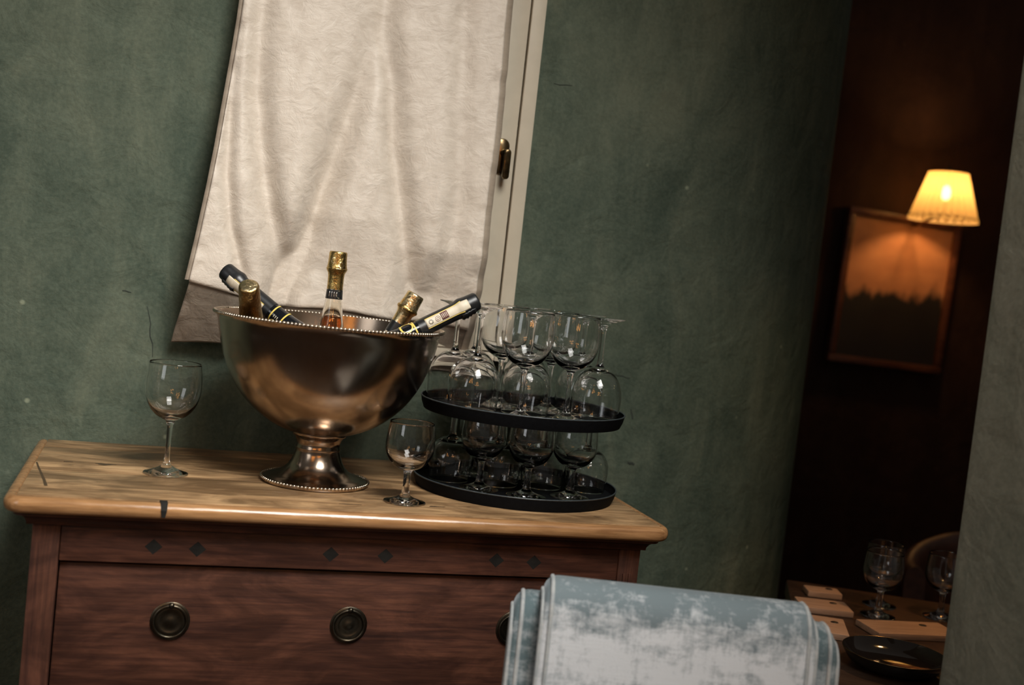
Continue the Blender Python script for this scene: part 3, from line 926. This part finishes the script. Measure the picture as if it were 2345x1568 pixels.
# ------------------------------------------------------------------ wine glasses
HA, HB = 0.178, 0.1280
def spl(pts, n=4):
    """smooth a profile with Catmull-Rom"""
    out = []
    for i in range(len(pts) - 1):
        p0 = Vector(pts[max(0, i - 1)]); p1 = Vector(pts[i]); p2 = Vector(pts[i + 1]); p3 = Vector(pts[min(len(pts) - 1, i + 2)])
        for k in range(n):
            t = k / n
            out.append(0.5 * ((2 * p1) + (-p0 + p2) * t + (2 * p0 - 5 * p1 + 4 * p2 - p3) * t * t + (-p0 + 3 * p1 - 3 * p2 + p3) * t ** 3))
    out.append(Vector(pts[-1]))
    return [(max(0.0, q.x), q.y) for q in out]
def make_glass(name, kind):
    root = empty(name, (0, 0, 0))
    if kind == 'A':
        footo = [(0.0, 0.0008), (0.030, 0.0004), (0.0345, 0.0004), (0.0352, 0.0012), (0.0345, 0.0022)]
        foot2 = [(0.0345, 0.0022), (0.026, 0.0048), (0.017, 0.0082), (0.0095, 0.0125), (0.006, 0.0165), (0.0048, 0.0205)]
        stem = [(0.0048, 0.0205), (0.0041, 0.026), (0.0038, 0.040), (0.0040, 0.058), (0.0046, 0.074), (0.0058, 0.0815), (0.0082, 0.0855)]
        bo = [(0.0082, 0.0855), (0.0145, 0.0885), (0.0235, 0.0935), (0.032, 0.1015), (0.0390, 0.1125), (0.0432, 0.1245), (0.0449, 0.136), (0.0446, 0.150), (0.0432, 0.164), (0.0414, HA - 0.0006)]
        bi = [(0.0405, HA - 0.0006), (0.0422, 0.164), (0.0435, 0.150), (0.0438, 0.136), (0.042, 0.1245), (0.0376, 0.1135), (0.030, 0.1035), (0.0205, 0.0965), (0.0105, 0.0930), (0.0, 0.0920)]
        rim = [(0.0414, HA - 0.0006), (0.04095, HA), (0.0405, HA - 0.0006)]
    else:
        footo = [(0.0, 0.0008), (0.029, 0.0004), (0.0330, 0.0004), (0.0338, 0.0012), (0.0330, 0.0022)]
        foot2 = [(0.0330, 0.0022), (0.024, 0.0045), (0.016, 0.0072), (0.010, 0.0102), (0.0072, 0.0130)]
        stem = [(0.0072, 0.0130), (0.0062, 0.0165), (0.0055, 0.028), (0.0054, 0.040), (0.0058, 0.0465), (0.0075, 0.0505), (0.0098, 0.0525)]
        bo = [(0.0098, 0.0525), (0.0165, 0.0545), (0.025, 0.0595), (0.0322, 0.0680), (0.0370, 0.0785), (0.0385, 0.089), (0.0382, 0.1), (0.0368, 0.114), (0.0350, HB - 0.0006)]
        bi = [(0.0340, HB - 0.0006), (0.0357, 0.114), (0.0371, 0.1), (0.0373, 0.089), (0.0356, 0.0792), (0.0303, 0.0698), (0.0222, 0.0625), (0.012, 0.0590), (0.0, 0.0580)]
        rim = [(0.0350, HB - 0.0006), (0.0345, HB), (0.0340, HB - 0.0006)]
    if kind == 'A':
        bo, bi, rim = [[(r * (1 - 0.031 * min(1, max(0, (z - 0.0855) / 0.04))), z) for r, z in q] for q in (bo, bi, rim)]
    MB().lathe(spl(bo)[:-1] + rim + spl(bi)[1:], 56).build('bowl', M['glass'], root)
    MB().lathe(spl(stem), 32).build('stem', M['glass'], root)
    MB().lathe(footo + spl(foot2)[1:], 48).build('foot', M['glass'], root)
    return root
gA = make_glass('wine_glass', 'A')
gB = make_glass('goblet', 'B')
usedA, usedB = [False], [False]
def put_glass(kind, x, y, z, label, group, flip=False, rz=0.0):
    src, used = (gA, usedA) if kind == 'A' else (gB, usedB)
    if not used[0]: o = src; used[0] = True
    else: o = copy_tree(src)
    H = HA if kind == 'A' else HB
    o.location = (x, y, z + (H if flip else 0))
    o.rotation_euler = (PI if flip else 0, 0, rz)
    tag(o, label, 'wine glass', group)
    return o
put_glass('A', 0.0298, 1.9600, ZT + 0.0002, 'empty tall wine glass standing alone near the chip in the dresser edge', 'glasses on the dresser top')
put_glass('B', 0.3929, 1.8355, ZT + 0.0002, 'small empty goblet standing in front of the bowl and the lower tray', 'glasses on the dresser top')

# ------------------------------------------------------------------ trays
TC = (0.616, 1.985)
def make_tray(z):
    o = empty('serving_tray', (TC[0], TC[1], z))
    MB().lathe([(0, 0.005), (0.1690, 0.005), (0.1690, 0.0), (0.1715, 0.0), (0.1755, 0.010), (0.1778, 0.0205), (0.1765, 0.0205), (0.1742, 0.010), (0.1732, 0.008), (0.168, 0.008), (0, 0.008)], 120).build('tray_body', M['tray'], o, auto=35)
    pts = [(0.1771 * math.cos(2 * PI * k / 120), 0.1771 * math.sin(2 * PI * k / 120), 0.0208) for k in range(120)]
    MB().tube(pts, 0.0013, 8, True).build('lip', M['tray_lip'], o)
    return o
zlow = ZT + 0.0002
zup = zlow + 0.008 + HB - 0.005 + 0.0006
tr = make_tray(zlow); tag(tr, 'round black serving tray resting directly on the dresser top', 'tray', 'stacked serving trays')
tr2 = make_tray(zup); tag(tr2, 'round black serving tray carried on the lower glasses', 'tray', 'stacked serving trays')
low = [('u', -0.06, -0.07, 'upright goblet at the front of the lower tray, nearest the bowl foot'),
       ('u', 0.02, -0.09, 'upright goblet at the front middle of the lower tray'),
       ('u', 0.095, -0.055, 'upright goblet at the front of the lower tray, towards the dresser end'),
       ('i', -0.115, -0.01, 'upturned goblet on the lower tray beside the bowl'),
       ('i', -0.03, -0.005, 'upturned goblet on the lower tray behind the first front goblet'),
       ('i', 0.047, 0.018, 'upturned goblet on the lower tray behind the front middle goblet'),
       ('i', 0.125, 0.032, 'upturned goblet on the lower tray at its dresser end edge'),
       ('u', -0.07, 0.068, 'upright goblet at the back of the lower tray, on the bowl side'),
       ('u', 0.02, 0.097, 'upright goblet at the very back of the lower tray')]
for k, la, de, lb in low:
    p = vpos(TC, la, de, zlow + 0.0082)
    put_glass('B', p.x, p.y, p.z, lb, 'goblets on the lower tray', k == 'i')
up = [('i', -0.128, 0.004, 'upturned wine glass on the upper tray half hidden by the bowl'),
      ('i', -0.0955, 0.0905, 'upturned wine glass at the back of the upper tray in front of the curtain'),
      ('i', -0.086, -0.075, 'upturned wine glass at the front of the upper tray beside the black bottle'),
      ('i', 0.0, 0.122, 'upturned wine glass at the very back of the upper tray, by the window frame'),
      ('i', 0.002, -0.038, 'upturned wine glass in the middle of the upper tray, behind an upright one'),
      ('i', 0.099, 0.085, 'upturned wine glass at the back of the upper tray, against the green wall'),
      ('i', 0.124, -0.012, 'upturned wine glass on the upper tray, farthest from the bowl'),
      ('u', -0.046, 0.033, 'upright wine glass on the upper tray in front of the window frame'),
      ('u', -0.006, -0.122, 'upright wine glass at the front middle of the upper tray'),
      ('u', 0.072, -0.080, 'upright wine glass at the front of the upper tray, towards the dresser end'),
      ('u', 0.042, 0.033, 'upright wine glass behind the two front ones on the upper tray')]
for k, la, de, lb in up:
    p = vpos(TC, la, de, zup + 0.0082)
    put_glass('A', p.x, p.y, p.z, lb, 'wine glasses on the upper tray', k == 'i')

# ------------------------------------------------------------------ velvet chair in front of the dresser
chr_ = empty('velvet_chair', (0.6765, 1.3945, 0), -YAW)
tag(chr_, 'blue grey velvet dining chair with stepped padded back before the dresser', 'chair')
def back_panel(hw, zt, zb, y0, th, R, rc, lean, xo=0.0):
    def section(topdrop, ins):
        pts = []
        Rr = min(R, th / 2)
        top = zt - topdrop - ins
        pts.append((y0 + ins, zb))
        nz = 10
        for k in range(1, nz):
            pts.append((y0 + ins, zb + (top - Rr - zb) * k / nz))
        for k in range(9):
            a = PI - (PI / 2) * k / 8
            pts.append((y0 + ins + (Rr - ins) + (Rr - ins) * math.cos(a), top - Rr + Rr * math.sin(a)))
        for k in range(9):
            a = PI / 2 - (PI / 2) * k / 8
            pts.append((y0 + th - ins - (Rr - ins) + (Rr - ins) * math.cos(a), top - Rr + Rr * math.sin(a)))
        for k in range(nz - 1, 0, -1):
            pts.append((y0 + th - ins, zb + (top - Rr - zb) * k / nz))
        pts.append((y0 + th - ins, zb))
        return [(y + lean * (z - zt), z) for y, z in pts]
    xs = []
    for k in range(8):
        a = (PI / 2) * k / 7
        xs.append((-hw + rc - rc * math.cos(a), rc * (1 - math.sin(a)), 0.006 * (1 - math.sin(a)) ** 2))
    mids = 12
    row = xs + [(-hw + rc + (2 * hw - 2 * rc) * k / mids, 0, 0) for k in range(1, mids)] + [(-x, d, i) for x, d, i in xs[::-1]]
    mb = MB(); vs, fs = [], []
    m = None
    for (x, drop, ins) in row:
        sc = section(drop, ins)
        m = len(sc)
        vs += [(x + xo, y, z) for y, z in sc]
    for i in range(len(row) - 1):
        for k in range(m - 1):
            fs.append((i * m + k, i * m + k + 1, (i + 1) * m + k + 1, (i + 1) * m + k))
        fs.append((i * m + m - 1, i * m, (i + 1) * m, (i + 1) * m + m - 1))
    fs.append(tuple(range(m))[::-1]); fs.append(tuple((len(row) - 1) * m + k for k in range(m)))
    fs = [f[::-1] for f in fs]
    mb.add(vs, fs)
    pip = []
    for (x, d, ins) in (row[1], row[5], row[-6], row[-2]):
        sc = section(d, ins)
        pip.append([(x + xo, y, z) for y, z in sc])
    return mb, pip
mb, pips = back_panel(0.216, 0.917, 0.47, 0.022, 0.075, 0.03, 0.022, 0.12)
sh = mb.build('back_shell', M['velvet_deep'], chr_, auto=60)
for pts in pips:
    MB().tube(pts, 0.0030, 8).build('piping', M['piping'], sh)
mb, pips = back_panel(0.1785, 0.946, 0.47, -0.004, 0.085, 0.036, 0.02, 0.12)
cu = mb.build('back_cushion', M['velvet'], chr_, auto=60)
for pts in pips:
    MB().tube(pts, 0.0030, 8).build('piping', M['piping'], cu)
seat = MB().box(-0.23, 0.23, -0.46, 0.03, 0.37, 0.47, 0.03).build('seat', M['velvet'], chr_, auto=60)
for sx in (-0.19, 0.19):
    for (sy, l) in ((-0.42, 0), (0.0, 0)):
        MB().tube([(sx, sy, 0.38), (sx * 1.05, sy * 1.03, 0.0)], [0.021, 0.013], 12).build('leg', M['dark_wood'], chr_)

# ------------------------------------------------------------------ the next room: painting, lamp, laid table
PY = 3.612
pa = empty('framed_painting', (2.395, PY, 1.41))
pa.rotation_euler = (0, math.radians(1.5), 0)
tag(pa, 'framed dusk landscape painting under the glowing lamp', 'painting')
fw, fh, ft = 0.222, 0.262, 0.024
M['frame'] = mat_wood('red_brown_frame', (0.09, 0.03, 0.015), (0.16, 0.055, 0.025), (0.22, 0.08, 0.035), 'X', 0.3)
MB().box(-fw, fw, -0.028, 0.0, fh - ft, fh, 0.004).build('frame_bar', M['frame'], pa, auto=40)
MB().box(-fw, fw, -0.028, 0.0, -fh, -fh + ft, 0.004).build('frame_bar', M['frame'], pa, auto=40)
MB().box(-fw, -fw + ft, -0.028, 0.0, -fh + ft, fh - ft, 0.004).build('frame_bar', M['frame'], pa, auto=40)
MB().box(fw - ft, fw, -0.028, 0.0, -fh + ft, fh - ft, 0.004).build('frame_bar', M['frame'], pa, auto=40)
m, nt, p = new_mat('dusk_landscape_paint')
tc = N(nt, 'ShaderNodeTexCoord'); sp = N(nt, 'ShaderNodeSeparateXYZ')
nt.links.new(tc.outputs['Object'], sp.inputs[0])
hz = noise_n(nt, coords(nt, (5, 1, 2)), 2.0, 6, 0.6)
ad = N(nt, 'ShaderNodeMath', operation='MULTIPLY_ADD'); ad.inputs[1].default_value = -0.22
nt.links.new(hz, ad.inputs[0]); nt.links.new(sp.outputs[2], ad.inputs[2])
sky = ramp(nt, noise_n(nt, coords(nt, (4, 1, 9)), 2.0, 4), [(0.3, (0.45, 0.2, 0.1)), (0.7, (0.58, 0.28, 0.14))])
mr = N(nt, 'ShaderNodeMapRange'); mr.inputs['From Min'].default_value = -0.14; mr.inputs['From Max'].default_value = -0.10
nt.links.new(ad.outputs[0], mr.inputs['Value'])
nt.links.new(mixc(nt, mr.outputs[0], (0.022, 0.018, 0.014), sky), p.inputs['Base Color'])
p.inputs['Roughness'].default_value = 0.5
MB().box(-fw + ft, fw - ft, -0.014, -0.002, -fh + ft, fh - ft).build('canvas', m, pa, smooth=False)

# wall lamp with pleated shade
LP = Vector((2.43, 3.43, 1.735))
lamp = empty('wall_lamp', (LP.x, PY + 0.008, LP.z - 0.02))
tag(lamp, 'lit wall lamp with pleated cream shade glowing in the dark room', 'lamp')
o_ = LP - lamp.location
m, nt, p = new_mat('pleated_silk')
tl = N(nt, 'ShaderNodeBsdfTranslucent'); df = N(nt, 'ShaderNodeBsdfDiffuse'); mx = N(nt, 'ShaderNodeMixShader')
tl.inputs[0].default_value = (0.5, 0.4, 0.2, 1); df.inputs[0].default_value = (0.6, 0.48, 0.3, 1)
mx.inputs[0].default_value = 0.42
nt.links.new(df.outputs[0], mx.inputs[1]); nt.links.new(tl.outputs[0], mx.inputs[2])
tr_ = N(nt, 'ShaderNodeBsdfTransparent'); mx2 = N(nt, 'ShaderNodeMixShader')
mx2.inputs[0].default_value = 0.05
nt.links.new(mx.outputs[0], mx2.inputs[1]); nt.links.new(tr_.outputs[0], mx2.inputs[2])
nt.links.new(mx2.outputs[0], nt.nodes['Material Output'].inputs[0])
M['shade'] = m
def shade_mesh(zt, zb, rt, rb, pleats, depth, n=240, rows=10):
    mb = MB(); vs, fs = [], []
    for i in range(rows + 1):
        t = i / rows
        z = zt + (zb - zt) * t
        R = rt + (rb - rt) * t
        for k in range(n):
            a = 2 * PI * k / n
            rr = R + depth * math.cos(pleats * a) * (0.6 + 0.4 * t)
            vs.append((o_.x + rr * math.cos(a), o_.y + rr * math.sin(a), o_.z + z))
    for i in range(rows):
        for k in range(n):
            k2 = (k + 1) % n
            fs.append((i * n + k, (i + 1) * n + k, (i + 1) * n + k2, i * n + k2))
    return mb.add(vs, fs)
shd = shade_mesh(0.078, -0.066, 0.061, 0.104, 26, 0.0042).build('lamp_shade', M['shade'], lamp)
shade_mesh(-0.066, -0.08, 0.1095, 0.112, 1, 0.0, 96, 2).build('shade_band', M['shade'], shd)
MB().tube([(o_.x + 0.0655 * math.cos(a), o_.y + 0.0655 * math.sin(a), o_.z + 0.078) for a in [2 * PI * k / 60 for k in range(60)]], 0.0016, 6, True).build('top_ring', M['handle'], shd)
MB().ball((o_.x, o_.y, o_.z + 0.012), 0.015, 16, 12, (1, 1, 1.7)).build('bulb', M['lamp_bulb'], lamp)
MB().tube([(o_.x, o_.y, o_.z - 0.03), (o_.x, o_.y, o_.z - 0.012)], 0.011, 12).build('socket', M['handle'], lamp)
MB().tube([(o_.x, o_.y, o_.z + 0.04), (o_.x, o_.y, o_.z + 0.098)], [0.003, 0.004], 8).build('finial', M['handle'], lamp)
MB().tube([(0, 0, -0.06), (0, -0.04, -0.075), (o_.x, o_.y * 0.6, o_.z - 0.075), (o_.x, o_.y, o_.z - 0.055), (o_.x, o_.y, o_.z - 0.03)], 0.005, 10).build('arm', M['handle'], lamp)
MB().lathe([(0, 0.014), (0.016, 0.013), (0.03, 0.006), (0.033, 0.0), (0, 0)], 32, Matrix.Translation((0, 0, -0.06)) @ Matrix.Rotation(PI / 2, 4, 'X')).build('wall_plate', M['handle'], lamp)
ld = bpy.data.lights.new('lamp_light', 'POINT')
ld.energy = 7.0; ld.color = (1.0, 0.5, 0.17); ld.shadow_soft_size = 0.024
lo = bpy.data.objects.new('lamp_light', ld); COL.objects.link(lo); lo.parent = lamp; lo.location = o_ + Vector((0, 0, 0.012))

# laid table seen through the opening
TA = math.atan2(0.227, 0.456)
tb = empty('dining_table', (1.455, 1.79, 0), -TA)
tag(tb, 'dark wooden dining table laid with boards and glasses in the next room', 'table')
hx, hy = 0.32, 0.36
MB().box(-hx, hx, -hy, hy, 0.715, 0.75, 0.006).build('table_top', M['dark_wood'], tb, auto=40)
for sx in (-1, 1):
    for sy in (-1, 1):
        MB().tube([(sx * (hx - 0.05), sy * (hy - 0.05), 0.715), (sx * (hx - 0.05), sy * (hy - 0.05), 0.0)], [0.03, 0.022], 14).build('leg', M['dark_wood'], tb)
def board(x, y, sx, sy, rz, label):
    o = empty('serving_board', (x, y, 0.7502), rz)
    tag(o, label, 'board', 'wooden boards on the dark table')
    MB().box(-sx / 2, sx / 2, -sy / 2, sy / 2, 0, 0.012, 0.003).build('board', M['mat'], o, auto=40)
    MB().lathe([(0, 0.0128), (0.006, 0.0128), (0.0075, 0.012), (0.0075, 0.0116), (0, 0.0116)], 20, Matrix.Translation((sx * 0.22, sy * 0.2, 0))).build('knot', M['ink'], o)
    return o
board(1.385, 1.893, 0.175, 0.085, -0.05, 'wide wooden board on the dark table nearest the olive wall')
board(1.285, 2.03, 0.10, 0.075, -0.3, 'small wooden board on the dark table beside the chair back')
board(1.345, 2.135, 0.07, 0.05, -0.3, 'smallest wooden board at the far corner of the dark table')
board(1.215, 1.90, 0.07, 0.11, -0.45, 'narrow wooden board on the dark table edge by the black dish')
dsh = empty('glazed_dish', (1.222, 1.70, 0.7502))
tag(dsh, 'glossy black round dish with pale rim on the dark table', 'dish')
MB().lathe([(0, 0.003), (0.05, 0.0), (0.055, 0.0), (0.074, 0.010), (0.084, 0.024), (0.0855, 0.028), (0.0842, 0.029), (0.074, 0.017), (0.055, 0.008), (0, 0.006)], 64).build('dish_body', M['black_gloss'], dsh, auto=40)
MB().tube([(0.085 * math.cos(2 * PI * k / 60), 0.085 * math.sin(2 * PI * k / 60), 0.0285) for k in range(60)], 0.0009, 6, True).build('rim', M['handle'], dsh)
for gx, gy, lb in ((1.53, 2.0, 'wine glass standing on the dark table behind the wide board'), (1.44, 2.075, 'wine glass on the far corner of the dark table by the smallest board'), (1.388, 2.0, 'wine glass on the dark table between the small and the wide board')):
    put_glass('B', gx, gy, 0.7504, lb, 'wine glasses in the next room')
# unseen pendant added to warm the table boards, hidden behind the olive wall
pn = empty('added_pendant', (1.52, 1.80, 1.50))
tag(pn, 'dark metal pendant added unseen to light the laid table', 'lamp')
MB().lathe([(0.014, 0.10), (0.03, 0.095), (0.07, 0.06), (0.10, 0.0), (0.098, 0.0), (0.068, 0.058), (0.028, 0.092), (0.013, 0.097)], 40).build('lamp_shade', M['iron'], pn, auto=50)
MB().tube([(0, 0, 0.09), (0, 0, 1.3)], 0.003, 8).build('cord', M['ink'], pn)
MB().ball((0, 0, 0.045), 0.02, 14, 10, (1, 1, 1.2)).build('bulb', M['lamp_bulb'], pn)
pl = bpy.data.lights.new('added_table_light', 'SPOT')
pl.energy = 6.5; pl.color = (1.0, 0.5, 0.2); pl.spot_size = math.radians(84); pl.spot_blend = 0.4; pl.shadow_soft_size = 0.03
po = bpy.data.objects.new('added_table_light', pl); COL.objects.link(po); po.parent = pn; po.location = (0, 0, 0.015)
# rounded chair beyond the table
ch2 = empty('tub_chair', (2.13, 2.55, 0), -0.6)
tag(ch2, 'dark leather tub chair beyond the laid table', 'chair')
vs, fs = [], []
na, prof = 28, [(0.25, 0.40), (0.255, 0.6), (0.26, 0.735), (0.252, 0.758), (0.235, 0.768), (0.215, 0.76), (0.205, 0.735), (0.2, 0.6), (0.2, 0.40)]
for k in range(na + 1):
    a = math.radians(-20 + 220 * k / na)
    hgt = 0.82 + 0.18 * math.sin(max(0, min(PI, (a)))) 
    for (r, z) in prof:
        vs.append((r * math.cos(a), r * math.sin(a), 0.40 + (z - 0.40) * hgt))
mm = len(prof)
for k in range(na):
    for j in range(mm):
        j2 = (j + 1) % mm
        fs.append((k * mm + j, (k + 1) * mm + j, (k + 1) * mm + j2, k * mm + j2))
fs.append(tuple(range(mm))); fs.append(tuple(na * mm + j for j in range(mm))[::-1])
MB().add(vs, fs).build('back', M['leather'], ch2, auto=50)
MB().lathe([(0, 0.36), (0.19, 0.36), (0.215, 0.375), (0.22, 0.42), (0.2, 0.45), (0, 0.455)], 40).build('seat', M['leather'], ch2, auto=50)
for a in (0.8, 2.35, 3.9, 5.5):
    MB().tube([(0.16 * math.cos(a), 0.16 * math.sin(a), 0.37), (0.19 * math.cos(a), 0.19 * math.sin(a), 0)], [0.018, 0.012], 10).build('leg', M['dark_wood'], ch2)

# ------------------------------------------------------------------ warm bulbs behind the viewer, mirrored in the glasses
def chandelier(x, y, z, label):
    o = empty('chandelier', (x, y, z))
    tag(o, label, 'chandelier', 'chandeliers in the room')
    MB().tube([(0, 0, 0.0), (0, 0, 0.9)], 0.008, 10).build('stem', M['iron'], o)
    for zz, R, n in ((0.0, 0.34, 5), (0.36, 0.26, 4)):
        MB().tube([(R * math.cos(2 * PI * k / 40), R * math.sin(2 * PI * k / 40), zz) for k in range(40)], 0.007, 8, True).build('hoop', M['iron'], o)
        for k in range(n):
            a = 2 * PI * k / n + zz * 3 + 0.3
            c, s = R * math.cos(a), R * math.sin(a)
            ar = MB().tube([(0, 0, zz + 0.05), (c, s, zz)], 0.006, 8).build('arm', M['iron'], o)
            MB().ball((c, s, zz + 0.06), 0.045, 14, 10, (1, 1, 1.25)).build('bulb', M['bulb'], ar)
    return o
chandelier(0.30, -0.95, 1.62, 'small two tier chandelier with warm candle bulbs, lower one')
chandelier(-1.0, -0.5, 1.95, 'small two tier chandelier with warm candle bulbs, higher one')
